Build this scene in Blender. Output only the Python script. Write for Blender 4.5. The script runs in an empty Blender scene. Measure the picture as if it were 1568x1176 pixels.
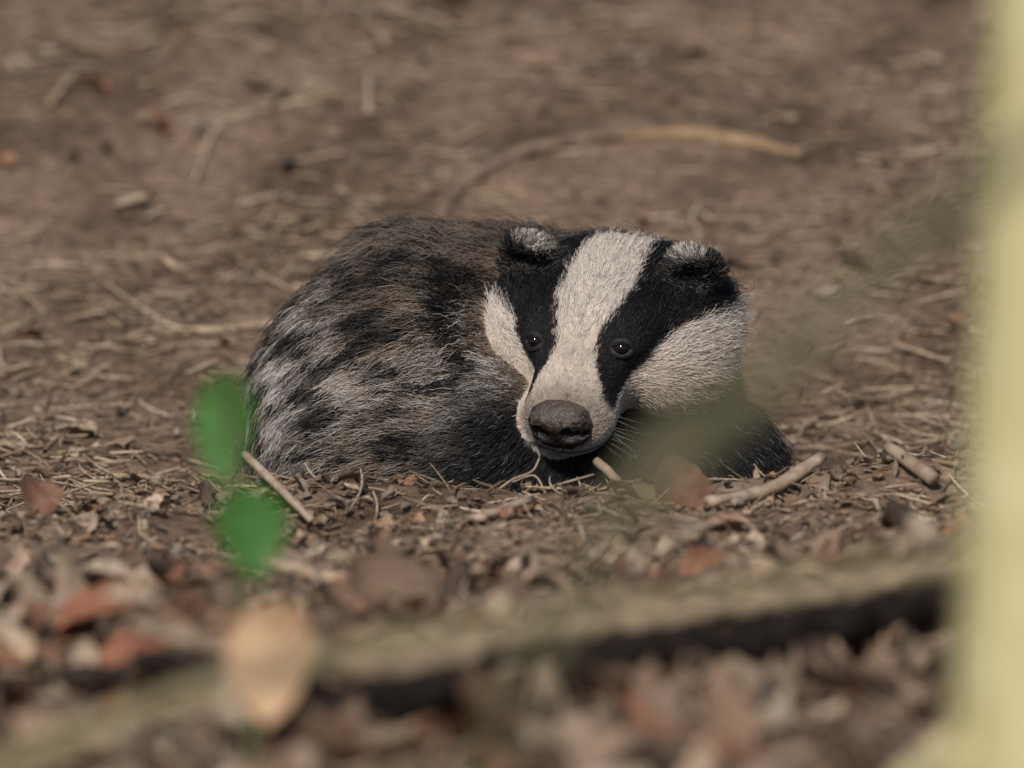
import bpy, math, numpy as np
from mathutils import Vector, Matrix, kdtree, Euler
rng=np.random.default_rng(7)
S=bpy.context.scene
# ------------------------------------------------------------ helpers
def vnoise(p,seed=0):
    p=np.asarray(p,float); i=np.floor(p).astype(np.int64); f=p-i; f=f*f*(3-2*f)
    def h(a,b,c):
        n=(a*374761393+b*668265263+c*2147483647*3+seed*974634777)&0xffffffff
        n=((n^(n>>13))*1274126177)&0xffffffff
        n=((n^(n>>16))*2246822519)&0xffffffff
        return ((n^(n>>15))&0xffffff)/float(0xffffff)
    x,y,z=i[:,0],i[:,1],i[:,2]; r=0
    for dx in (0,1):
        wx=f[:,0] if dx else 1-f[:,0]
        for dy in (0,1):
            wy=f[:,1] if dy else 1-f[:,1]
            for dz in (0,1):
                wz=f[:,2] if dz else 1-f[:,2]
                r=r+wx*wy*wz*h(x+dx,y+dy,z+dz)
    return r*2-1
def fbm(p,seed=0,o=3):
    r=0;a=1;p=np.asarray(p,float)
    for k in range(o):
        r=r+a*vnoise(p*(2.03**k),seed+k*17); a*=.5
    return r
def ss(a,b,x):
    t=np.clip((x-a)/(b-a),0,1); return t*t*(3-2*t)
def norm(v): return v/np.maximum(np.linalg.norm(v,axis=-1,keepdims=True),1e-9)
def link(o,parent=None):
    S.collection.objects.link(o)
    if parent: o.parent=parent
    return o
def mesh_obj(name,v,f,mat=None,parent=None,smooth=True,col=None):
    m=bpy.data.meshes.new(name); m.from_pydata([tuple(a) for a in np.asarray(v).tolist()],[],[tuple(a) for a in (f.tolist() if hasattr(f,'tolist') else f)]); m.update()
    if smooth: m.polygons.foreach_set('use_smooth',[True]*len(m.polygons))
    if col is not None:
        a=m.color_attributes.new('col','FLOAT_COLOR','POINT')
        c=np.ones((len(m.vertices),4),np.float32); c[:,:3]=col; a.data.foreach_set('color',c.ravel())
    if mat: m.materials.append(mat)
    return link(bpy.data.objects.new(name,m),parent)
def newmat(name,rough=.8,spec=.3):
    m=bpy.data.materials.new(name); m.use_nodes=True; nt=m.node_tree
    b=nt.nodes['Principled BSDF']; b.inputs['Roughness'].default_value=rough
    b.inputs['Specular IOR Level'].default_value=spec
    return m,nt,b
def attr_mat(name,attr,rough=.8,spec=.3,mottle=0,scale=200,bump=0):
    m,nt,b=newmat(name,rough,spec)
    a=nt.nodes.new('ShaderNodeAttribute'); a.attribute_name=attr
    out=a.outputs['Color']
    if mottle or bump:
        tc=nt.nodes.new('ShaderNodeTexCoord'); n=nt.nodes.new('ShaderNodeTexNoise'); n.inputs['Scale'].default_value=scale; n.inputs['Detail'].default_value=5
        nt.links.new(tc.outputs['Object'],n.inputs['Vector'])
    if mottle:
        mr=nt.nodes.new('ShaderNodeMapRange'); mr.inputs[1].default_value=.3; mr.inputs[2].default_value=.7; mr.inputs[3].default_value=1-mottle; mr.inputs[4].default_value=1+mottle
        nt.links.new(n.outputs['Fac'],mr.inputs[0])
        vm=nt.nodes.new('ShaderNodeVectorMath'); vm.operation='SCALE'
        nt.links.new(out,vm.inputs[0]); nt.links.new(mr.outputs[0],vm.inputs['Scale']); out=vm.outputs[0]
    nt.links.new(out,b.inputs['Base Color'])
    if bump:
        bp=nt.nodes.new('ShaderNodeBump'); bp.inputs['Strength'].default_value=bump; bp.inputs['Distance'].default_value=.002
        nt.links.new(n.outputs['Fac'],bp.inputs['Height']); nt.links.new(bp.outputs[0],b.inputs['Normal'])
    return m
def noise_mat(name,c1,c2,scale=30,rough=.8,spec=.3,bump=.3,dist=.003):
    m,nt,b=newmat(name,rough,spec)
    tc=nt.nodes.new('ShaderNodeTexCoord')
    n=nt.nodes.new('ShaderNodeTexNoise'); n.inputs['Scale'].default_value=scale; n.inputs['Detail'].default_value=6
    cr=nt.nodes.new('ShaderNodeValToRGB'); cr.color_ramp.elements[0].position=.35; cr.color_ramp.elements[1].position=.65
    cr.color_ramp.elements[0].color=(*c1,1); cr.color_ramp.elements[1].color=(*c2,1)
    nt.links.new(tc.outputs['Object'],n.inputs['Vector']); nt.links.new(n.outputs['Fac'],cr.inputs[0]); nt.links.new(cr.outputs[0],b.inputs['Base Color'])
    bp=nt.nodes.new('ShaderNodeBump'); bp.inputs['Strength'].default_value=bump; bp.inputs['Distance'].default_value=dist
    nt.links.new(n.outputs['Fac'],bp.inputs['Height']); nt.links.new(bp.outputs[0],b.inputs['Normal'])
    return m
# ------------------------------------------------------------ terrain
PT=math.radians(14)
def gh(x,y):
    x=np.asarray(x,float); y=np.asarray(y,float)
    sh=x.shape; x=x.ravel(); y=y.ravel(); z0=np.zeros_like(x)
    P=lambda s,o=0.: np.stack([x*s+o,y*s+o,z0+.37],1)
    yy=np.maximum(y-.20,0)
    back=.24*yy*yy/(yy+.12); back=.7*(1-np.exp(-back/.7))
    bank=.115*np.clip(-y-.32,0,1.6)
    left=ss(-.2,-.42,x)
    wob=.03*vnoise(P(7,3),5)
    s0=-.160+wob*.5+left*.05; s1=-.225+wob-left*.2
    rim=(.068+.014*vnoise(P(6,9),8)+.010*ss(.12,.3,x))*ss(0,1,(s0-y)/(s0-s1))
    fore=ss(-.15,-.4,y)
    r=np.hypot(x,y+.02); calm=.25+.75*ss(.2,.34,r)
    side_=.022*ss(.24,.36,np.abs(x))*ss(.35,.1,np.abs(y))
    z=back+bank+rim+side_+calm*(.014*fbm(P(3.1,2),1,2)+.006*fbm(P(14),2,2)*(1+2.2*fore))+.0024*fbm(P(55),3,2)*(1+1.6*fore)
    return z.reshape(sh)
def axis(lo,hi,step,far):
    c=list(np.arange(lo,hi+step/2,step)); s=step; a=hi
    up=[]
    while a<far: s*=1.18; a+=s; up.append(a)
    s=step;a=lo;dn=[]
    while a>-far: s*=1.18; a-=s; dn.append(a)
    return np.array(dn[::-1]+c+up)
gx=axis(-.62,.62,.004,150); gy=axis(-1.7,1.3,.006,150)
X,Y=np.meshgrid(gx,gy); Z=gh(X,Y)
nx,ny=len(gx),len(gy)
idx=np.arange(nx*ny).reshape(ny,nx)
F=np.stack([idx[:-1,:-1],idx[:-1,1:],idx[1:,1:],idx[1:,:-1]],-1).reshape(-1,4)
def soil():
    m,nt,b=newmat('soil',.95,.12); N=nt.nodes; L=nt.links
    tc=N.new('ShaderNodeTexCoord')
    def nz(s,d=6,r=.6,st=None):
        n=N.new('ShaderNodeTexNoise'); n.inputs['Scale'].default_value=s; n.inputs['Detail'].default_value=d; n.inputs['Roughness'].default_value=r
        if st:
            mp=N.new('ShaderNodeMapping'); mp.inputs['Scale'].default_value=st; mp.inputs['Rotation'].default_value=(0,0,.5)
            L.new(tc.outputs['Object'],mp.inputs[0]); L.new(mp.outputs[0],n.inputs['Vector'])
        else: L.new(tc.outputs['Object'],n.inputs['Vector'])
        return n
    a=nz(6.5); cr=N.new('ShaderNodeValToRGB'); e=cr.color_ramp.elements
    e[0].position=.38; e[0].color=(.175,.122,.087,1); e[1].position=.60; e[1].color=(.38,.275,.205,1)
    L.new(a.outputs['Fac'],cr.inputs[0])
    c=nz(60,8,.76,(1,1.8,1)); cr2=N.new('ShaderNodeValToRGB'); e=cr2.color_ramp.elements
    e[0].position=.37; e[0].color=(.36,.34,.33,1); e[1].position=.57; e[1].color=(1.14,1.10,1.06,1)
    L.new(c.outputs['Fac'],cr2.inputs[0])
    mx=N.new('ShaderNodeMix'); mx.data_type='RGBA'; mx.blend_type='MULTIPLY'; mx.inputs[0].default_value=1
    L.new(cr.outputs[0],mx.inputs[6]); L.new(cr2.outputs[0],mx.inputs[7]); L.new(mx.outputs[2],b.inputs['Base Color'])
    bp=N.new('ShaderNodeBump'); bp.inputs['Strength'].default_value=.8; bp.inputs['Distance'].default_value=.007
    L.new(c.outputs['Fac'],bp.inputs['Height']); L.new(bp.outputs[0],b.inputs['Normal'])
    return m
mesh_obj('ground',np.stack([X.ravel(),Y.ravel(),Z.ravel()],1),F,soil())
# ------------------------------------------------------------ leaf litter
def rotmats(yaw,tilt,roll):
    cy,sy=np.cos(yaw),np.sin(yaw); ct,st=np.cos(tilt),np.sin(tilt); cr,sr=np.cos(roll),np.sin(roll); o=np.zeros_like(cy); e=np.ones_like(cy)
    Rz=np.stack([cy,-sy,o,sy,cy,o,o,o,e],-1).reshape(-1,3,3)
    Rx=np.stack([e,o,o,o,ct,-st,o,st,ct],-1).reshape(-1,3,3)
    Ry=np.stack([cr,o,sr,o,e,o,-sr,o,cr],-1).reshape(-1,3,3)
    return Rz@Rx@Ry
PAL=np.array([(.24,.16,.11),(.30,.21,.15),(.18,.13,.095),(.38,.28,.20),(.28,.16,.10),(.12,.09,.07),(.34,.26,.20),(.44,.34,.25),(.22,.18,.145)])
WARM=np.array([(.33,.22,.15),(.40,.28,.20),(.29,.15,.095),(.44,.34,.25),(.16,.11,.08),(.48,.38,.28),(.10,.07,.055),(.38,.29,.21),(.24,.175,.13)])
SOILP=np.array([(.26,.19,.14),(.31,.23,.17),(.20,.145,.105),(.38,.29,.21),(.30,.19,.12),(.14,.105,.08),(.42,.33,.24)])
def leaves(n,xy,L,W,tilt,pal=PAL,lift=.003,zz=None):
    nu,nv=3,5
    u=np.linspace(-1,1,nu); v=np.linspace(-1,1,nv); U,V=np.meshgrid(u,v); U=U.ravel(); V=V.ravel()
    prof=np.sqrt(np.maximum(1-np.abs(V)**2.2,0))*.95+.05
    J=rng.normal(0,.28,(n,len(U)))
    lx=(U*prof)[None]*W[:,None]*.5*(1+J); ly=V[None]*L[:,None]*.5*(1+rng.normal(0,.1,(n,len(U))))
    curl=rng.uniform(-.3,1.2,n)[:,None]; bend=rng.uniform(-.7,.7,n)[:,None]
    lz=curl*(U**2)[None]*W[:,None]*.5+bend*(V**2)[None]*L[:,None]*.4+rng.normal(0,.05,(n,len(U)))*W[:,None]
    P=np.stack([lx,ly,lz],-1)
    R=rotmats(rng.uniform(0,6.28,n),rng.normal(0,tilt,n),rng.normal(0,tilt,n))
    P=np.einsum('nij,nkj->nki',R,P)
    z=gh(xy[:,0],xy[:,1]) if zz is None else zz; lowest=P[:,:,2].min(1)
    P[:,:,0]+=xy[:,0:1]; P[:,:,1]+=xy[:,1:2]; P[:,:,2]+=(z+lift-np.minimum(lowest*.5,0)+rng.uniform(-.002,.002,n))[:,None]
    f=[]
    for j in range(nv-1):
        for i in range(nu-1):
            a=j*nu+i; f.append((a,a+1,a+1+nu,a+nu))
    f=np.array(f); Fc=(f[None]+(np.arange(n)*nu*nv)[:,None,None]).reshape(-1,4)
    c=pal[rng.choice(len(pal),n)]*rng.uniform(.6,1.25,(n,1))
    C=np.repeat(c,nu*nv,0)*rng.uniform(.75,1.15,(n*nu*nv,1))
    return P.reshape(-1,3),Fc,C
def sticks(n,xy,L,Rr,tilt,pal,lift=.002):
    ns,nr=6,4; t=np.linspace(-.5,.5,ns)
    yaw=rng.uniform(0,6.28,n); el=rng.normal(0,tilt,n)
    d=np.stack([np.cos(yaw)*np.cos(el),np.sin(yaw)*np.cos(el),np.sin(el)],1)
    s=np.stack([-np.sin(yaw),np.cos(yaw),0*yaw],1); up=np.cross(d,s)
    bend=rng.normal(0,.25,n)
    cx=np.stack([xy[:,0],xy[:,1],gh(xy[:,0],xy[:,1])+Rr+lift+np.abs(np.sin(el))*L*.3],1)
    ctr=cx[:,None]+d[:,None]*(t[None,:,None]*L[:,None,None])+s[:,None]*((t**2)[None,:,None]*(bend*L)[:,None,None])
    a=np.arange(nr)/nr*2*np.pi
    rr=Rr[:,None]*(1-.6*np.abs(t)[None]*2*.7)
    ring=s[:,None,None]*np.cos(a)[None,None,:,None]+up[:,None,None]*np.sin(a)[None,None,:,None]
    P=ctr[:,:,None]+ring*rr[:,:,None,None]
    f=[]
    for j in range(ns-1):
        for i in range(nr):
            f.append((j*nr+i,j*nr+(i+1)%nr,(j+1)*nr+(i+1)%nr,(j+1)*nr+i))
    f=np.array(f); Fc=(f[None]+(np.arange(n)*ns*nr)[:,None,None]).reshape(-1,4)
    C=np.repeat(pal[rng.choice(len(pal),n)]*rng.uniform(.6,1.2,(n,1)),ns*nr,0)
    return P.reshape(-1,3),Fc,C
def scatter(n,x0,x1,y0,y1,clump=0,thr=0,seed=0,avoid=True,sd=.3):
    out=np.zeros((0,2))
    while len(out)<n:
        p=np.stack([rng.uniform(x0,x1,n),rng.uniform(y0,y1,n)],1)
        k=np.ones(n,bool)
        if clump: k&=vnoise(np.stack([p[:,0]*clump,p[:,1]*clump,0*p[:,0]+.5],1),seed)+rng.normal(0,sd,n)>thr
        if avoid: k&=~((p[:,0]>-.23)&(p[:,0]<.23)&(p[:,1]>-.165)&(p[:,1]<.19))
        out=np.vstack([out,p[k]])
    return out[:n]
STRAW=np.array([(.46,.35,.24),(.38,.28,.19),(.28,.20,.14),(.58,.46,.34),(.15,.105,.075)])
parts=[]
n=4500; parts.append(leaves(n,scatter(n,-.8,.8,-1.9,-.2,7,.0,3),rng.uniform(.005,.020,n),rng.uniform(.003,.010,n),.45))
n=4500; parts.append(leaves(n,scatter(n,-.8,.8,-1.9,-.2),rng.uniform(.004,.014,n),rng.uniform(.003,.008,n),.4,SOILP,lift=.001))
n=950; parts.append(leaves(n,scatter(n,-.8,.8,-1.9,-.55,5,.05,4),rng.uniform(.025,.05,n),rng.uniform(.016,.032,n),.55,WARM))
n=420; parts.append(leaves(n,scatter(n,-.8,.8,-1.9,-.85,4,.0,34),rng.uniform(.05,.09,n),rng.uniform(.03,.05,n),.5,WARM))
n=140; parts.append(leaves(n,scatter(n,-.8,.8,-.55,-.24,9,.1,24),rng.uniform(.012,.026,n),rng.uniform(.006,.012,n),.5,WARM))
n=9000; parts.append(sticks(n,scatter(n,-.8,.8,-1.9,-.16),rng.uniform(.010,.05,n),rng.uniform(.0005,.0014,n),.25,STRAW))
n=2400; parts.append(leaves(n,scatter(n,-.9,.9,-.2,1.5,5,.25,11,sd=.2),rng.uniform(.004,.014,n),rng.uniform(.002,.006,n),.35,PAL,lift=.001))
n=6000; parts.append(leaves(n,scatter(n,-.9,.9,-.3,1.5),rng.uniform(.003,.010,n),rng.uniform(.0015,.004,n),.25,SOILP,lift=.0003))
n=9000; parts.append(sticks(n,scatter(n,-.9,.9,-.2,1.5,5,.0,11),rng.uniform(.010,.055,n),rng.uniform(.0005,.0017,n),.15,STRAW,lift=.001))
n=45; parts.append(leaves(n,scatter(n,-.9,.9,-.1,1.5,4,.1,19),rng.uniform(.012,.026,n),rng.uniform(.006,.010,n),.3,PAL,lift=.001))
n=6000; parts.append(leaves(n,scatter(n,-4,4,-5,5),rng.uniform(.012,.04,n),rng.uniform(.008,.018,n),.4))
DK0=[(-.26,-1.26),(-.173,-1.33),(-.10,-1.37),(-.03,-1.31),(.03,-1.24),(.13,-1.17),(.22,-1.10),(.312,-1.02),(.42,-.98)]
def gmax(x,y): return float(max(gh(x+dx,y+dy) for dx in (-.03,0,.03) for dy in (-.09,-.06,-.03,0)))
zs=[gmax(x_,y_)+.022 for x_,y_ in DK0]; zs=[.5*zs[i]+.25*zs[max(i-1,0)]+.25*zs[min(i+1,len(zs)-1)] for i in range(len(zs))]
DKGAP=[(x_,y_,z_) for (x_,y_),z_ in zip(DK0,zs)]
SLAB=[(x_,y_+.030,z_+.018) for x_,y_,z_ in DKGAP]
n=200; k=rng.uniform(0,len(SLAB)-1.001,n); sl_=np.array(SLAB); i0=k.astype(int); fr=(k-i0)[:,None]
c_=sl_[i0]*(1-fr)+sl_[i0+1]*fr; off=rng.normal(.012,.008,(n,1)); xy=c_[:,:2]+off*np.array((-.5,.86))
parts.append(leaves(n,xy,rng.uniform(.012,.04,n),rng.uniform(.008,.022,n),.35,WARM,.010,zz=c_[:,2]))
vs=[];fs=[];cs=[];o=0
for v,f,c in parts: vs.append(v);fs.append(f+o);cs.append(c);o+=len(v)
mlit=attr_mat('dry_leaf','col',.8,.2,mottle=.4,scale=260)
mesh_obj('leaf_litter',np.vstack(vs),np.vstack(fs),mlit,smooth=True,col=np.vstack(cs))
# ------------------------------------------------------------ tubes
def tube(name,pts,rad,mat,parent=None,nr=10,rough=.12,sub=8,seed=1,flat=1.,nsc=2.5):
    pts=np.array(pts,float); rad=np.array(rad,float) if np.ndim(rad) else np.full(len(pts),rad)
    Pn=np.vstack([2*pts[0]-pts[1],pts,2*pts[-1]-pts[-2]])
    C=[];Rr=[]
    for i in range(1,len(Pn)-2):
        for t in np.linspace(0,1,sub,endpoint=False):
            a,b,c,d=Pn[i-1],Pn[i],Pn[i+1],Pn[i+2]
            C.append(.5*((2*b)+(c-a)*t+(2*a-5*b+4*c-d)*t*t+(-a+3*b-3*c+d)*t**3)); Rr.append(rad[i-1]*(1-t)+rad[i]*t)
    C.append(pts[-1]);Rr.append(rad[-1]); C=np.array(C);Rr=np.array(Rr)
    T=norm(np.gradient(C,axis=0)); ref=np.array([0,0,1.]) if abs(T[0][2])<.9 else np.array([0,1.,0])
    s=norm(np.cross(T,ref)); u=np.cross(s,T); a=np.arange(nr)/nr*2*np.pi
    V=C[:,None]+(s[:,None]*np.cos(a)[None,:,None]+u[:,None]*np.sin(a)[None,:,None]*flat)*Rr[:,None,None]
    nn=fbm(V.reshape(-1,3)/max(rad.mean()*nsc,1e-4),seed,2).reshape(len(C),nr,1)
    V=C[:,None]+(V-C[:,None])*(1+rough*nn)
    V=V.reshape(-1,3); f=[]
    for j in range(len(C)-1):
        for i in range(nr): f.append((j*nr+i,j*nr+(i+1)%nr,(j+1)*nr+(i+1)%nr,(j+1)*nr+i))
    f.append(tuple(range(nr))[::-1]); f.append(tuple((len(C)-1)*nr+i for i in range(nr)))
    return mesh_obj(name,V,f,mat,parent)
def drape(xy,r,extra=0):
    xy=np.array(xy,float); z=gh(xy[:,0],xy[:,1]); return np.stack([xy[:,0],xy[:,1],z+r+extra],1)
m_tw=noise_mat('twig_bark',(.17,.12,.085),(.30,.22,.16),60)
m_st=noise_mat('straw',(.38,.27,.18),(.56,.44,.32),80,.6)
m_st2=noise_mat('straw_dull',(.27,.195,.13),(.42,.32,.225),80,.7)
tube('curved_twig',drape([(-.065,.66),(-.045,.73),(.009,.80),(.068,.83),(.12,.84)],.005),[.003,.005,.005,.005,.004],m_tw,rough=.3)
tube('curved_twig',drape([(.10,.835),(.16,.83),(.22,.81),(.26,.80)],.005),[.004,.006,.006,.003],noise_mat('orange_twig',(.28,.18,.10),(.40,.28,.17),50),rough=.3)
tube('dry_straw',drape([(-.36,.55),(-.30,.44),(-.267,.425),(-.195,.45)],.004),[.001,.002,.0035,.002],m_st)
tube('dry_straw',drape([(-.45,.35),(-.36,.40),(-.30,.44)],.003),[.0015,.002,.002],m_st2)
tube('dry_straw',drape([(-.285,.75),(-.265,.86),(-.22,.91),(-.17,.93)],.003),[.002,.003,.003,.002],m_st)
tube('dry_straw',drape([(-.13,.88),(-.131,.98)],.004,.005),[.003,.003],m_st)
tube('dry_straw',drape([(-.42,.90),(-.40,.98)],.003,.003),[.003,.002],m_st)
tube('dry_straw',drape([(-.25,.50),(-.21,.62)],.003,.003),[.002,.002],m_tw)
tube('dry_straw',[(-.214,-.20,.092),(-.19,-.26,.085),(-.158,-.345,.076)],[.0032,.0035,.003],m_st)
tube('dry_straw',drape([(-.029,-.385),(.014,-.305)],.006,.006),[.006,.005],m_st,flat=.5)
tube('broken_stick',drape([(.155,-.35),(.20,-.28),(.248,-.21)],.008,.006),[.005,.007,.006],m_st,flat=.8,rough=.25)
tube('broken_stick',drape([(.30,-.22),(.335,-.27)],.006,.006),[.005,.006],m_st2)
tube('broken_stick',drape([(.32,-.20),(.355,-.24)],.004,.006),[.002,.002],m_st2)
tube('dry_straw',[(.0675,-.19,.084),(.078,-.205,.078),(.092,-.225,.068)],[.0035,.004,.003],m_st2)
tube('grass_stalk',[(.022,-.175,.082),(.016,-.185,.074),(.0,-.197,.070),(-.014,-.207,.062)],[.0009,.001,.001,.0009],m_st2)
tube('grass_stalk',[(.0,-.197,.068),(.018,-.20,.074),(.028,-.21,.06)],[.0009]*3,m_st2)
tube('dry_straw',drape([(-.20,-.60),(-.13,-.65),(-.08,-.63)],.004,.008),[.004,.006,.004],m_st)
tube('bark_slab',[(.12,-.235,.057),(.20,-.225,.068),(.29,-.23,.074),(.37,-.26,.072)],[.010,.016,.016,.010],m_tw,rough=.5,flat=.55,nr=16,sub=16)
tube('rotten_branch',SLAB,[.010,.014,.016,.017,.018,.018,.018,.018,.014],noise_mat('rotten_bark',(.20,.14,.095),(.42,.32,.225),70,bump=.8),rough=.55,nr=22,sub=16,nsc=1.5,flat=.7)
tube('gap_shade_tube',DKGAP,[.006,.010,.015,.015,.015,.014,.015,.017,.013],noise_mat('gap_shade_black',(.010,.008,.007),(.030,.022,.018),60,.8,.1),rough=.45,nr=16,sub=14,nsc=1.8)  # near-black tube added as the shade in the gap under the branch
tube('fallen_branch',drape([(-.5,-1.18),(-.35,-1.13),(-.22,-1.10),(-.1,-1.13)],.008,.010),[.006,.009,.008,.004],noise_mat('black_twig',(.02,.014,.012),(.06,.04,.03),40),rough=.4,sub=14)
tube('fallen_branch',drape([(.02,-.80),(.15,-.76),(.3,-.70),(.46,-.67)],.008,.002),[.005,.009,.011,.009],noise_mat('mossy_twig',(.18,.14,.08),(.30,.25,.15),40),rough=.45,sub=14)
def bigleaf(name,loc,L,W,rot,mat,curl=.4,parent=None,wave=.1,seed=1):
    nu,nv=9,15; u=np.linspace(-1,1,nu); v=np.linspace(0,1,nv); U,V=np.meshgrid(u,v); U=U.ravel();V=V.ravel()
    prof=np.sin(np.pi*np.clip(V,0.01,.995)**.85)**.7
    x=U*prof*W/2; y=V*L; z=curl*W*.5*U**2*prof+wave*L*np.sin(V*3+U)*.5-.25*L*V**2
    P=np.stack([x,y,z],1)+.03*W*np.stack([vnoise(np.stack([U*3,V*8,0*U+k],1),seed) for k in range(3)],1)
    M=np.array(Euler(rot).to_matrix())
    P=P@M.T+np.array(loc); f=[]
    for j in range(nv-1):
        for i in range(nu-1):
            a=j*nu+i; f.append((a,a+1,a+1+nu,a+nu))
    return mesh_obj(name,P,f,mat,parent)
def G(x,y,e=.003): return (x,y,float(gh(x,y))+e)
m_red=noise_mat('red_leaf',(.16,.08,.05),(.27,.15,.10),60,.7)
m_tan=noise_mat('tan_leaf',(.26,.20,.12),(.36,.28,.17),60,.6)
m_rust=noise_mat('rust_leaf',(.25,.09,.055),(.34,.15,.085),60,.7)
bigleaf('dead_leaf',(.135,-.31,.064),.06,.045,(1.1,0,.2),m_red,.6)
bigleaf('dead_leaf',(.112,-.29,.068),.05,.035,(.5,.3,.9),m_tan,.6)
bigleaf('dead_leaf',G(-.37,-.36),.05,.035,(.7,.2,.3),m_red,.6)
bigleaf('dead_leaf',G(-.33,-.98,.008),.07,.04,(.5,.2,-1.3),m_rust,.7)
bigleaf('dead_leaf',G(-.29,-1.10,.008),.06,.04,(.6,.2,-1.0),m_rust,.5)
bigleaf('dead_leaf',G(.19,-.42),.05,.035,(.3,.1,1.9),noise_mat('pink_leaf',(.30,.18,.12),(.42,.28,.20),60,.6),.5)
# ------------------------------------------------------------ foreground plants
def emp(name,loc=(0,0,0)):
    e=bpy.data.objects.new(name,None); e.location=loc; e.empty_display_size=.05; return link(e)
m_green=noise_mat('fresh_leaf',(.055,.155,.030),(.085,.22,.045),40,.55)
m_gst=noise_mat('green_stem',(.10,.11,.055),(.16,.17,.08),40)
sd=emp('leafy_seedling')
tube('stem',[(-.165,-1.57,.15),(-.172,-1.56,.25),(-.180,-1.55,.36),(-.188,-1.55,.49)],[.0045,.004,.0035,.002],m_gst,sd)
bigleaf('leaf_1',(-.186,-1.55,.494),.072,.038,(-1.45,0.1,.15),m_green,.3,sd,.05)
bigleaf('leaf_2',(-.178,-1.56,.418),.060,.048,(-1.4,-.2,-.15),m_green,.3,sd,.05)
bigleaf('leaf_3',(-.155,-1.57,.342),.078,.058,(-1.45,.1,.1),noise_mat('peach_leaf',(.60,.37,.20),(.72,.48,.29),40,.5),.3,sd,.05)
m_lime=noise_mat('lime_bark',(.62,.56,.27),(.76,.70,.38),22,.6,bump=.3)
m_br=noise_mat('bramble_bark',(.105,.10,.055),(.18,.165,.10),30)
br=emp('bramble')
tube('cane_1',[(-.25,-3.0,.1),(-.1,-3.0,.45),(.005,-3.0,.683),(.045,-3.0,.76),(.083,-3.0,.811),(.125,-3.0,.848),(.233,-3.0,.948),(.36,-3.02,1.02),(.5,-3.05,1.02)],[.007,.007,.006,.007,.015,.011,.008,.006,.003],m_br,br)
tube('cane_2',[(-.75,-2.2,.15),(-.5,-2.2,.30),(-.30,-2.2,.415),(-.128,-2.2,.478),(.06,-2.2,.511),(.235,-2.2,.537),(.36,-2.25,.56),(.6,-2.3,.60)],[.006,.008,.008,.006,.005,.005,.005,.003],noise_mat('bramble_cane',(.24,.20,.11),(.34,.29,.17),30),br)
sp=emp('sapling')
tube('trunk',[(.286,-2.42,.05),(.294,-2.41,.30),(.300,-2.4,.48),(.313,-2.4,.93),(.33,-2.4,1.5),(.31,-2.38,2.2),(.34,-2.36,2.9)],[.058,.050,.047,.045,.04,.03,.012],m_lime,sp,nr=20,rough=.08)
tube('branch_1',[(.30,-2.4,.50),(.25,-2.42,.485),(.21,-2.44,.46),(.17,-2.46,.43)],[.012,.008,.006,.003],m_lime,sp)
tube('branch_2',[(.32,-2.4,1.6),(.5,-2.6,1.9),(.75,-2.7,2.1)],[.02,.012,.005],m_lime,sp)
tube('branch_3',[(.32,-2.4,1.9),(.45,-2.5,2.2),(.6,-2.5,2.4)],[.018,.01,.004],m_lime,sp)
tube('branch_4',[(.32,-2.4,2.3),(.45,-2.2,2.6),(.5,-2.0,2.9)],[.015,.01,.004],m_lime,sp)
def foliage(name,centers,spread,n,parent):
    c=np.array(centers)[rng.integers(0,len(centers),n)]+rng.normal(0,spread,(n,3))
    R=rotmats(rng.uniform(0,6.28,n),rng.normal(0,.7,n),rng.normal(0,.7,n))
    q=np.array([(0,-.5,0),(.28,-.1,.05),(.2,.25,.03),(0,.5,-.05),(-.2,.25,.03),(-.28,-.1,.05)])
    P=np.einsum('nij,kj->nki',R,q)*rng.uniform(.04,.07,(n,1,1))+c[:,None]
    f=(np.arange(6)[None]+(np.arange(n)*6)[:,None])
    return mesh_obj(name,P.reshape(-1,3),f,m_green,parent,False)
foliage('leaves',[(.75,-2.7,2.1),(.6,-2.6,2.0),(.6,-2.5,2.4),(.5,-2.5,2.3),(.5,-2.0,2.9),(.34,-2.36,2.9),(.45,-2.2,2.6)],.13,500,sp)
# ------------------------------------------------------------ badger
badger=emp('badger_cub')
cX=np.array([1.,0,0]); cU=np.array([0,math.sin(PT),math.cos(PT)]); cD=np.array([0,-math.cos(PT),math.sin(PT)])
T0=np.array([0,0,.1])
def place(a,b,c): return T0+a*cX+b*cU+c*cD
def ell(p,c,r):
    q=p-np.array(c)
    r=np.array(r); k0=np.linalg.norm(q/r,axis=1); k1=np.linalg.norm(q/(r*r),axis=1)
    return k0*(k0-1)/np.maximum(k1,1e-6)
def smin(a,b,k):
    h=np.clip(.5+.5*(b-a)/k,0,1); return b*(1-h)+a*h-k*h*(1-h)
BODY=[(place(-.119,-.026,-.03),(.089,.13,.100)),(place(-.078,.014,-.035),(.086,.125,.112)),(place(.0,.020,-.055),(.090,.105,.103)),
 (place(.105,.0,-.05),(.072,.085,.082)),(place(.09,-.085,.02),(.125,.09,.055)),(place(.165,-.080,-.005),(.050,.085,.062)),
 (place(-.02,-.055,.055),(.075,.07,.07)),(place(-.10,-.06,.03),(.085,.08,.06)),
 (np.array([.0,-.150,.018]),(.03,.045,.02)),(np.array([.14,-.150,.018]),(.03,.045,.02)),(np.array([-.17,.11,.04]),(.05,.07,.035))]
hF=norm((-.30*cX-.65*cU+.70*cD)); hR=(.93*cX-.08*cU+.324*cD); hR=norm(hR-hF*hR.dot(hF)); hU=np.cross(hR,hF)
if hU.dot(cU)<0: hU=-hU
HM=np.stack([hR,hF,hU],1)
HO=place(.073,.044,.07)
def tol(p): return (p-HO)@HM
def tow(q): return np.asarray(q)@HM.T+HO
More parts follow.
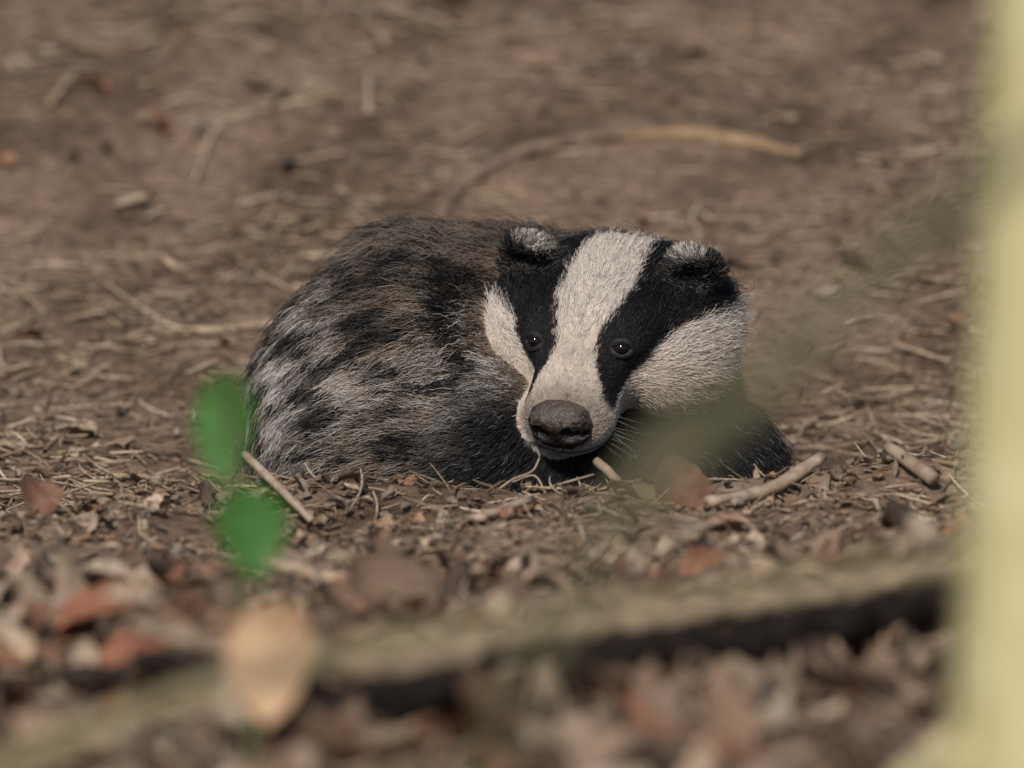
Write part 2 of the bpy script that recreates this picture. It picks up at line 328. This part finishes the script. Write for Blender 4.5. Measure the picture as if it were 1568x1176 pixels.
HEAD=[((0,-.010,-.010),(.070,.070,.054)),((.052,-.016,-.026),(.044,.060,.042)),((-.063,-.014,-.026),(.053,.058,.046)),
 ((-.004,-.055,-.022),(.090,.05,.058)),
 ((0,.050,.0),(.036,.052,.032)),((0,.082,-.006),(.031,.034,.026)),((.013,.096,-.014),(.021,.020,.020)),((-.013,.096,-.014),(.021,.020,.020)),((0,.065,-.028),(.026,.045,.02)),
 ((.034,.025,.024),(.020,.03,.016)),((-.034,.025,.024),(.020,.03,.016))]
EC=(.071,-.048,.034)
EAR=[((s*EC[0],EC[1],EC[2]),(.023,.010,.019)) for s in (1,-1)]
CUP=[((s*(EC[0]+.002),EC[1]+.013,EC[2]-.002),(.016,.012,.013)) for s in (1,-1)]
SOCK=[]
def sdf_head(p):
    q=tol(p); d=ell(q,*HEAD[0])
    for h in HEAD[1:]: d=smin(d,ell(q,*h),.018)
    for e in EAR: d=smin(d,ell(q,*e),.014)
    for c in CUP: d=-smin(-d,ell(q,*c),.005)
    for c in SOCK: d=-smin(-d,np.linalg.norm(p-c,axis=1)-.010,.006)
    return d
def sdf_body(p):
    d=ell(p,*BODY[0])
    for b in BODY[1:]: d=smin(d,ell(p,*b),.035)
    return d
def sdf(p): return smin(sdf_body(p),sdf_head(p),.018)
def grad(p,f=sdf,e=.0012):
    g=np.zeros_like(p)
    for k in range(3):
        d=np.zeros(3); d[k]=e; g[:,k]=(f(p+d)-f(p-d))/(2*e)
    return g
EYES=[]
for s in (1,-1):
    p=tow(np.array([[s*.0385,.054,.030]]))
    for _ in range(6):
        g=grad(p); p=p-sdf(p)[:,None]*norm(g)
    EYES.append((p[0],norm(grad(p))[0]))
SOCK=[p+nn*.0075 for p,nn in EYES]
import bmesh
bm=bmesh.new()
def addell(c,r,M3):
    M=Matrix.Translation(Vector(c))@M3.to_4x4()@Matrix.Diagonal((*r,1))
    bmesh.ops.create_icosphere(bm,subdivisions=4,radius=1.0,matrix=M)
for c,r in BODY: addell(c,r,Matrix.Identity(3))
HM3=Matrix([list(a) for a in HM])
for c,r in HEAD+EAR: addell(tow(np.array(c)),r,HM3)
tm=bpy.data.meshes.new('tmp'); bm.to_mesh(tm); bm.free()
to=bpy.data.objects.new('tmp',tm); S.collection.objects.link(to)
rm=to.modifiers.new('r','REMESH'); rm.mode='VOXEL'; rm.voxel_size=.004
dg=bpy.context.evaluated_depsgraph_get(); em=bpy.data.meshes.new_from_object(to.evaluated_get(dg))
bpy.data.objects.remove(to)
V=np.zeros(len(em.vertices)*3); em.vertices.foreach_get('co',V); V=V.reshape(-1,3)
for _ in range(5):
    g=grad(V); gn=np.linalg.norm(g,axis=1,keepdims=True); V=V-np.clip(sdf(V),-.006,.006)[:,None]*g/np.maximum(gn,.3)**2
em.vertices.foreach_set('co',V.ravel()); em.update()
em.name='body'
WH=np.array((.80,.72,.64)); BK=np.array((.008,.008,.009)); TAN=np.array((.54,.40,.29))
def headinfo(p):
    q=tol(p); th=np.degrees(np.arctan2(np.abs(q[:,0]),q[:,2]+.022)); return q,th
def headcol(p,jit=0):
    q,th=headinfo(p); f=q[:,1]
    th=th+jit
    t1=np.interp(f,[-.08,-.03,.02,.045,.06,.075,.092],[25,25,23,18,18,24,42])
    t2=np.interp(f,[-.08,-.03,.01,.045,.065,.085,.10],[82,77,62,56,60,63,62])
    t3=np.interp(f,[-.10,-.05,.0,.05,.075,.085],[106,108,114,124,150,200])
    w1=ss(t1-1.2,t1+1.2,th)*(1-ss(t2-2,t2+2,th))*(1-ss(.090,.099,f))
    thr=ss(t3-5,t3+5,th)
    k=np.maximum(w1,thr)
    ear=np.zeros(len(p)); tip=np.zeros(len(p))
    jn=np.asarray(jit)*.0010
    for s in (1,-1):
        e=q-np.array((s*EC[0],EC[1],EC[2])); d=np.linalg.norm(e/np.array((.030,.022,.028)),axis=1)
        ear=np.maximum(ear,1-ss(.95,1.1,d))
        tip=np.maximum(tip,(1-ss(1.0,1.15,d))*ss(.010,.015,e[:,2]-s*e[:,0]*.25+jn)*ss(.019,.011,s*e[:,0]+jn)*ss(-.020,-.010,s*e[:,0]+jn))
    k=np.maximum(k,ear)*(1-tip)
    tanm=ss(.02,.06,f)*(1-ss(.085,.1,f))*.3+.30*ss(60,90,th)*ss(-.04,.03,f)*(1-ss(.05,.08,f))
    base=WH*(1-tanm[:,None])+TAN*tanm[:,None]
    sn=ss(.082,.105,f)*(1-ss(60,110,th))*.7
    base=base*(1-sn[:,None])+np.array((.27,.195,.14))*sn[:,None]
    mouth=ss(.06,.07,f)*np.exp(-((q[:,2]+.028)/.0028)**2)*.85
    base=base*(1-mouth[:,None])+np.array((.02,.015,.013))*mouth[:,None]
    return base*(1-k[:,None])+BK*k[:,None],k,ear
def ishead(p):
    q=tol(p); return (sdf_head(p)<sdf_body(p)+.004)&(q[:,1]>-.085)
def camab(p):
    r=p-T0; return r@cX,r@cU
def darkbody(p):
    a,b=camab(p); n=fbm(p*16,31,2)*.02
    chest=ss(-.075,-.015,a+n-(b+.03)*.25)*ss(.020,-.040,b+n)
    rt=ss(.10,.13,a)
    neck=ss(-.015,.02,a+n)*ss(.02,.08,b)
    return np.clip(np.maximum(np.maximum(chest,rt),neck*.5),0,1)
isH=ishead(V); hc,_,_=headcol(V); db=darkbody(V)[:,None]
vc=np.where(isH[:,None],hc*.7,(np.array((.10,.075,.055))*(1-db)+np.array((.01,.01,.01))*db))
ca=em.color_attributes.new('col','FLOAT_COLOR','POINT'); cc=np.ones((len(V),4),np.float32); cc[:,:3]=vc; ca.data.foreach_set('color',cc.ravel())
em.polygons.foreach_set('use_smooth',[True]*len(em.polygons))
em.materials.clear(); em.materials.append(attr_mat('badger_skin','col',.8,.2))
link(bpy.data.objects.new('body',em),badger)
# --- fur
em.calc_loop_triangles(); nt_=len(em.loop_triangles); tri=np.zeros(nt_*3,np.int32); em.loop_triangles.foreach_get('vertices',tri); tri=tri.reshape(-1,3)
A=.5*np.linalg.norm(np.cross(V[tri[:,1]]-V[tri[:,0]],V[tri[:,2]]-V[tri[:,0]]),axis=1)
tc=V[tri].mean(1); th_=ishead(tc); qh=tol(tc)
w=A*np.where(th_,2.3+1.3*(qh[:,1]>.05),1.0)*np.where(tc[:,2]<.02,.25,1)*np.where(tc[:,1]>.09,.6,1)
NH=235000
ti=rng.choice(nt_,NH,p=w/w.sum()); r1=np.sqrt(rng.random(NH)); r2=rng.random(NH)
root=V[tri[ti,0]]*(1-r1)[:,None]+V[tri[ti,1]]*(r1*(1-r2))[:,None]+V[tri[ti,2]]*(r1*r2)[:,None]
nrm=norm(grad(root)); H=ishead(root); q,th=headinfo(root)
keep=np.ones(NH,bool)
eyed=np.full(NH,9.)
for p,nn in EYES:
    d=np.linalg.norm(root-p,axis=1); eyed=np.minimum(eyed,d)
keep&=eyed>.0075
nl=(q-np.array((0,.114,-.003)))/np.array((.026,.020,.020)); keep&=np.linalg.norm(nl,axis=1)>.98
root,nrm,H,q,th,eyed=[a[keep] for a in (root,nrm,H,q,th,eyed)]; NH=len(root)
a,b=camab(root); f=q[:,1]
nc=18000; ci=rng.choice(NH,nc,replace=False); kd=kdtree.KDTree(nc)
for j,k in enumerate(ci): kd.insert(root[k],j)
kd.balance()
nj=np.array([kd.find(r)[1] for r in root]); near=ci[nj]; crand=rng.normal(0,1,nc)[nj]
hcol,hk,hear=headcol(root,rng.normal(0,1.3,NH)+crand*1.2)
side=ss(50,90,th)
Lh=np.interp(f,[-.09,-.03,.03,.06,.10],[.020,.015,.010,.006,.0035])+side*np.interp(f,[-.09,0,.05,.08],[.017,.014,.003,0])
Lh=np.where(hear>.3,.011,Lh); Lh*=np.clip(eyed/.02,.3,1)
dbk=darkbody(root)
Lb=.029-.005*dbk-.007*ss(.0,-.09,b)*dbk
Len=np.where(H,Lh,Lb)*rng.uniform(.6,1.2,NH)
guard=(rng.random(NH)<.07)&(f<.04)&(hear<.3); Len=Len*np.where(guard,1.35,1)
rad=q*np.array((1,0,1))
fl_h=np.stack([np.sign(q[:,0])*(.18+.25*side),-np.ones(NH),-.05-.45*side],1)+norm(rad)*(ss(.07,.105,f)*.9)[:,None]
fl_h+=np.stack([vnoise(root*60,61),0*a,vnoise(root*60,62)],1)*.25
fl_h=fl_h@HM.T
for s in (1,-1):
    m=(hear>.3)&(q[:,0]*s>0)
    e=q[m]-np.array((s*EC[0],EC[1],EC[2]-.012)); fl_h[m]=(norm(e)*.7+np.array((-s*.35,-.8,.10))+rng.normal(0,.25,(m.sum(),3)))@HM.T
ang=fbm(root*14,77,2)[:,None]
fl_b=np.stack([-np.ones(NH),.15+0*a,-.16-.8*ss(-.10,-.21,a)-.25*ss(.02,-.08,b)],1)
fl_b+=ang*np.array((.0,.3,.5))
chestm=(ss(-.03,.04,a)*ss(.02,-.03,b))[:,None]; fl_b=fl_b*(1-chestm)+np.array((-.35,-.15,-.8))*chestm
rm_=(ss(.09,.14,a))[:,None]; fl_b=fl_b*(1-rm_)+np.array((.75,-.1,-.7))*rm_
flow=np.where(H[:,None],fl_h,fl_b); flow+=rng.normal(0,.18,(NH,3))*np.where(H,.9,1.2)[:,None]
t=norm(flow-nrm*(flow*nrm).sum(1)[:,None])
lift=np.where(H,np.where(hear>.3,.42,.38),.50)*rng.uniform(.5,1.5,NH)*np.where(guard,1.3,1)
K=6; sarr=np.linspace(0,1,K)
pts=np.zeros((NH,K,3))
for i,s in enumerate(sarr):
    pts[:,i]=root+t*(Len*(s*.93))[:,None]+nrm*(Len*lift*(s-.5*s*s))[:,None]+np.array((0,0,-1.))*(Len*.12*s*s)[:,None]
cl=np.where(H,.45,.74)*rng.uniform(.4,1.1,NH)*(np.where(H&(f>.04),0.6,1))*np.where(guard,.2,1)
base_=pts.copy()
for i,s in enumerate(sarr):
    tgt=base_[near,i]; wgt=(cl*s**1.1)[:,None]
    pts[:,i]=base_[:,i]*(1-wgt)+tgt*wgt
pts[:,1:]+=rng.normal(0,1,(NH,K-1,3))*(Len*.028)[:,None,None]
cols=np.zeros((NH,K,3))
st=np.stack([root[:,0]*34+root[:,2]*8,root[:,1]*80,(root[:,2]+root[:,0]*-.15)*125],1)
g1=fbm(st,41,3); g2=fbm(root*11,42,2); g3=vnoise(root*110,43); rr=rng.normal(0,.25,NH)
whitem=np.exp(-(((a+.10)/.11)**2+((b-.0)/.055)**2))+.4*np.exp(-(((a+.14)/.09)**2+((b+.075)/.04)**2))
edge=ss(-.13,-.21,a)*ss(-.08,.06,b)
mid_=np.exp(-(((a+.045)/.075)**2+((b-.06)/.04)**2))
black_p=np.clip(ss(-.05,.55,g1*1.0+.15*g2+rr*.5+.28*crand+.30*edge+.38*mid_-.25*whitem+.05),0,1)
tipw=np.clip(.34+.40*whitem-.40*g1+.25*g3+rr*1.1+.24*crand,0,1)*(1-.35*ss(.05,.12,b))
GR=np.array((.76,.71,.66)); BR=np.array((.35,.265,.20)); UN=np.array((.18,.135,.10)); DK=np.array((.010,.009,.009))
brn=ss(-.2,.5,-g2*.8+rr+.3*crand+.7*ss(.03,.10,b)+.4*ss(-.13,-.2,a)-.45*whitem+.04)
for i,s in enumerate(sarr):
    basec=UN*(1-.3*s)
    wmid=ss(.15,.4,s)*(.55+.45*black_p)[:,None]
    c=basec*(1-wmid)+DK*wmid
    tipc=(GR*(1-brn[:,None])+BR*brn[:,None])
    wt=(ss(.45,.65,s)*tipw*(1-black_p))[:,None]
    c=c*(1-wt)+tipc*wt
    wk=(1-black_p)[:,None]*(1-ss(.1,.9,s))*.4
    c=c*(1-wk)+BR*wk
    dkc=np.array((.010,.010,.011))+ (np.array((.22,.21,.20))*((rr+.08*crand>.34)*ss(.55,.9,s))[:,None])
    c=c*(1-dbk[:,None])+dkc*dbk[:,None]
    hh=hcol*(.74+.26*s)*np.clip(1+.10*g3+.34*rr+.10*crand,.4,1.25)[:,None]
    hh=np.where((hk>.6)[:,None],hcol+np.array((.09,.085,.08))*((rr>.42)*s)[:,None],hh)
    gk=(H&(f<-.045)&(hk<.6)&(hear<.3)&(rr+.3*g3>.05)&(th>40))
    hh=np.where(gk[:,None],hh*(.2+.6*s),hh)
    ge=(H&(hear>.3)&(hk<.6)&(rr>.06))
    hh=np.where(ge[:,None],hh*.15,hh)
    gi=(H&(hear>.3)&(hk>.6)&(rr>.22))
    hh=np.where(gi[:,None],np.array((.16,.14,.12)),hh)
    cols[:,i]=np.where(H[:,None],hh,c)
radv=np.where(H,.00021,.00028)[:,None]*np.array([1,1,.95,.85,.65,.25])[None]*rng.uniform(.65,1.35,(NH,1))
WN=30; wp=np.zeros((WN,K,3))
for i in range(WN):
    s=1 if i%2 else -1
    qq=np.array((s*rng.uniform(.02,.03),rng.uniform(.075,.10),rng.uniform(-.03,-.010)))
    d=norm(np.array((s*1.,rng.uniform(-.2,.6),rng.uniform(-.7,.1)))); L=rng.uniform(.02,.04)
    for k,sv in enumerate(sarr): wp[i,k]=tow(qq+d*L*sv+np.array((0,-.25,-.3))*L*sv*sv)
pts=np.vstack([pts,wp]); cols=np.vstack([cols,np.full((WN,K,3),.3)]); radv=np.vstack([radv,np.tile(np.array([.00014,.00014,.00012,.0001,.00008,.00004]),(WN,1))])
NT=len(pts)
hcv=bpy.data.hair_curves.new('fur'); hcv.add_curves([K]*NT)
hcv.attributes['position'].data.foreach_set('vector',pts.astype(np.float32).ravel())
ra=hcv.attributes.get('radius') or hcv.attributes.new('radius','FLOAT','POINT'); ra.data.foreach_set('value',radv.astype(np.float32).ravel())
fa=hcv.attributes.new('fcol','FLOAT_COLOR','POINT'); c4=np.ones((NT,K,4),np.float32); c4[:,:,:3]=np.clip(cols,.003,.92); fa.data.foreach_set('color',c4.ravel())
hcv.materials.append(attr_mat('fur','fcol',.5,.35))
link(bpy.data.objects.new('fur',hcv),badger)
# eye parts
m_eye,_n,b_=newmat('eye',.07,.6); b_.inputs['Base Color'].default_value=(.005,.003,.0025,1)
m_lid=noise_mat('eyelid',(.010,.009,.009),(.030,.027,.025),600,.6)
for i,(p,nn) in enumerate(EYES):
    bm=bmesh.new(); bmesh.ops.create_uvsphere(bm,u_segments=24,v_segments=16,radius=.0066,matrix=Matrix.Translation(Vector(p-nn*.0038)))
    mm=bpy.data.meshes.new('eye'); bm.to_mesh(mm); bm.free(); mm.polygons.foreach_set('use_smooth',[True]*len(mm.polygons)); mm.materials.append(m_eye)
    link(bpy.data.objects.new('eye_%d'%(i+1),mm),badger)
    rt=norm(hR-nn*hR.dot(nn)); ut=np.cross(nn,rt); ut=ut if ut.dot(hU)>0 else -ut
    M=32; mi=8; vv=[];ff=[]
    for k in range(M):
        A_=2*math.pi*k/M; rx=.0082; ry=.0058
        up_=max(0,math.sin(A_))
        c=p+nn*(-.0010+.0012*up_-.0018*abs(math.cos(A_))**3)+rt*math.cos(A_)*rx+ut*math.sin(A_)*ry
        o_=rt*math.cos(A_)+ut*math.sin(A_); tr=.0022+.0004*up_
        for j in range(mi):
            B_=2*math.pi*j/mi; vv.append(c+(o_*math.cos(B_)*1.25+nn*math.sin(B_)*.8)*tr)
            ff.append((k*mi+j,k*mi+(j+1)%mi,((k+1)%M)*mi+(j+1)%mi,((k+1)%M)*mi+j))
    mesh_obj('eyelid_%d'%(i+1),vv,ff,m_lid,badger)
# nose pad
bm=bmesh.new(); bmesh.ops.create_icosphere(bm,subdivisions=6,radius=1.0); nv=np.array([v.co[:] for v in bm.verts]); nf=[[v.index for v in fc.verts] for fc in bm.faces]; bm.free()
nv=norm(nv); d0=nv.copy()
sq=np.sign(nv)*np.abs(nv)**.85
P=sq*np.array((.0265,.0165,.0205))
P[:,0]*=1-.12*ss(0,-1,nv[:,2])
nostril=np.zeros(len(P))
for s in (1,-1):
    e=(P[:,[0,2]]-np.array((s*.0125,.0010)))/np.array((.0062,.0052)); g=np.exp(-(e**2).sum(1)**1.5)*(nv[:,1]>0)
    e2=(P[:,[0,2]]-np.array((s*.0205,-.0020)))/np.array((.005,.0028)); g2_=np.exp(-(e2**2).sum(1)*1.1)*(nv[:,1]>0)
    P[:,1]-=.014*np.maximum(g,.7*g2_); nostril=np.maximum(nostril,np.maximum(g,g2_))
P[:,1]-=.0020*np.exp(-(P[:,0]/.0016)**2)*ss(.3,-.2,nv[:,2])*(nv[:,1]>0)
P+=d0*(.0007*fbm(P*300,5,3))[:,None]
topm=ss(.25,.7,nv[:,2]+.4*fbm(P*150,9,2))
ncol=np.array((.022,.015,.014))*(1-topm[:,None])+np.array((.10,.078,.062))*topm[:,None]; ncol*= (1-.85*nostril)[:,None]  # lighter top, colour darker inside the nostril dents
mesh_obj('nose',tow(P+np.array((0,.114,-.003))),nf,attr_mat('nose_leather','col',.30,.5,mottle=.4,scale=500,bump=.8),badger,col=ncol)
m_cl,_n,b_=newmat('claw',.4,.4); b_.inputs['Base Color'].default_value=(.09,.07,.05,1)
vv=[];ff=[]
for px in (.0,.14):
    for k in range(5):
        x0=px+(k-2)*.010; y0=-.185+abs(k-2)*.003; o=len(vv)
        for j in range(5):
            t_=j/4; r_=.003*(1-t_*.85)
            for a_ in range(6):
                A_=a_/6*2*math.pi; vv.append((x0+r_*math.cos(A_),y0-.02*t_,.018-.012*t_*t_+r_*math.sin(A_)))
        for j in range(4):
            for a_ in range(6): ff.append((o+j*6+a_,o+j*6+(a_+1)%6,o+(j+1)*6+(a_+1)%6,o+(j+1)*6+a_))
mesh_obj('claws',vv,ff,m_cl,badger)
# ------------------------------------------------------------ light
SE,SA=math.radians(44),math.radians(194)
wd=bpy.data.worlds.new('World'); S.world=wd; wd.use_nodes=True; nt=wd.node_tree
sk=nt.nodes.new('ShaderNodeTexSky'); sk.sky_type='NISHITA'; sk.sun_disc=False; sk.sun_elevation=SE; sk.sun_rotation=SA
nt.links.new(sk.outputs[0],nt.nodes['Background'].inputs[0]); nt.nodes['Background'].inputs[1].default_value=.06
sl=bpy.data.lights.new('sun','SUN'); sl.energy=3.0; sl.angle=math.radians(5); sl.color=(1,.94,.87)
so=link(bpy.data.objects.new('sun',sl))
sd_=Vector((math.sin(SA)*math.cos(SE),math.cos(SA)*math.cos(SE),math.sin(SE)))
so.rotation_euler=sd_.to_track_quat('Z','Y').to_euler()
# ------------------------------------------------------------ camera
cam=bpy.data.cameras.new('camera'); co=link(bpy.data.objects.new('camera',cam)); S.camera=co
loc=T0+8*cD; co.location=loc; co.rotation_euler=Vector(loc-T0).to_track_quat('Z','Y').to_euler()
cam.lens=343; cam.sensor_width=36; cam.clip_end=500; cam.clip_start=.05
cam.dof.use_dof=True; cam.dof.focus_distance=7.89; cam.dof.aperture_fstop=3.2
S.view_settings.view_transform='Standard'; S.view_settings.look='None'; S.view_settings.exposure=0
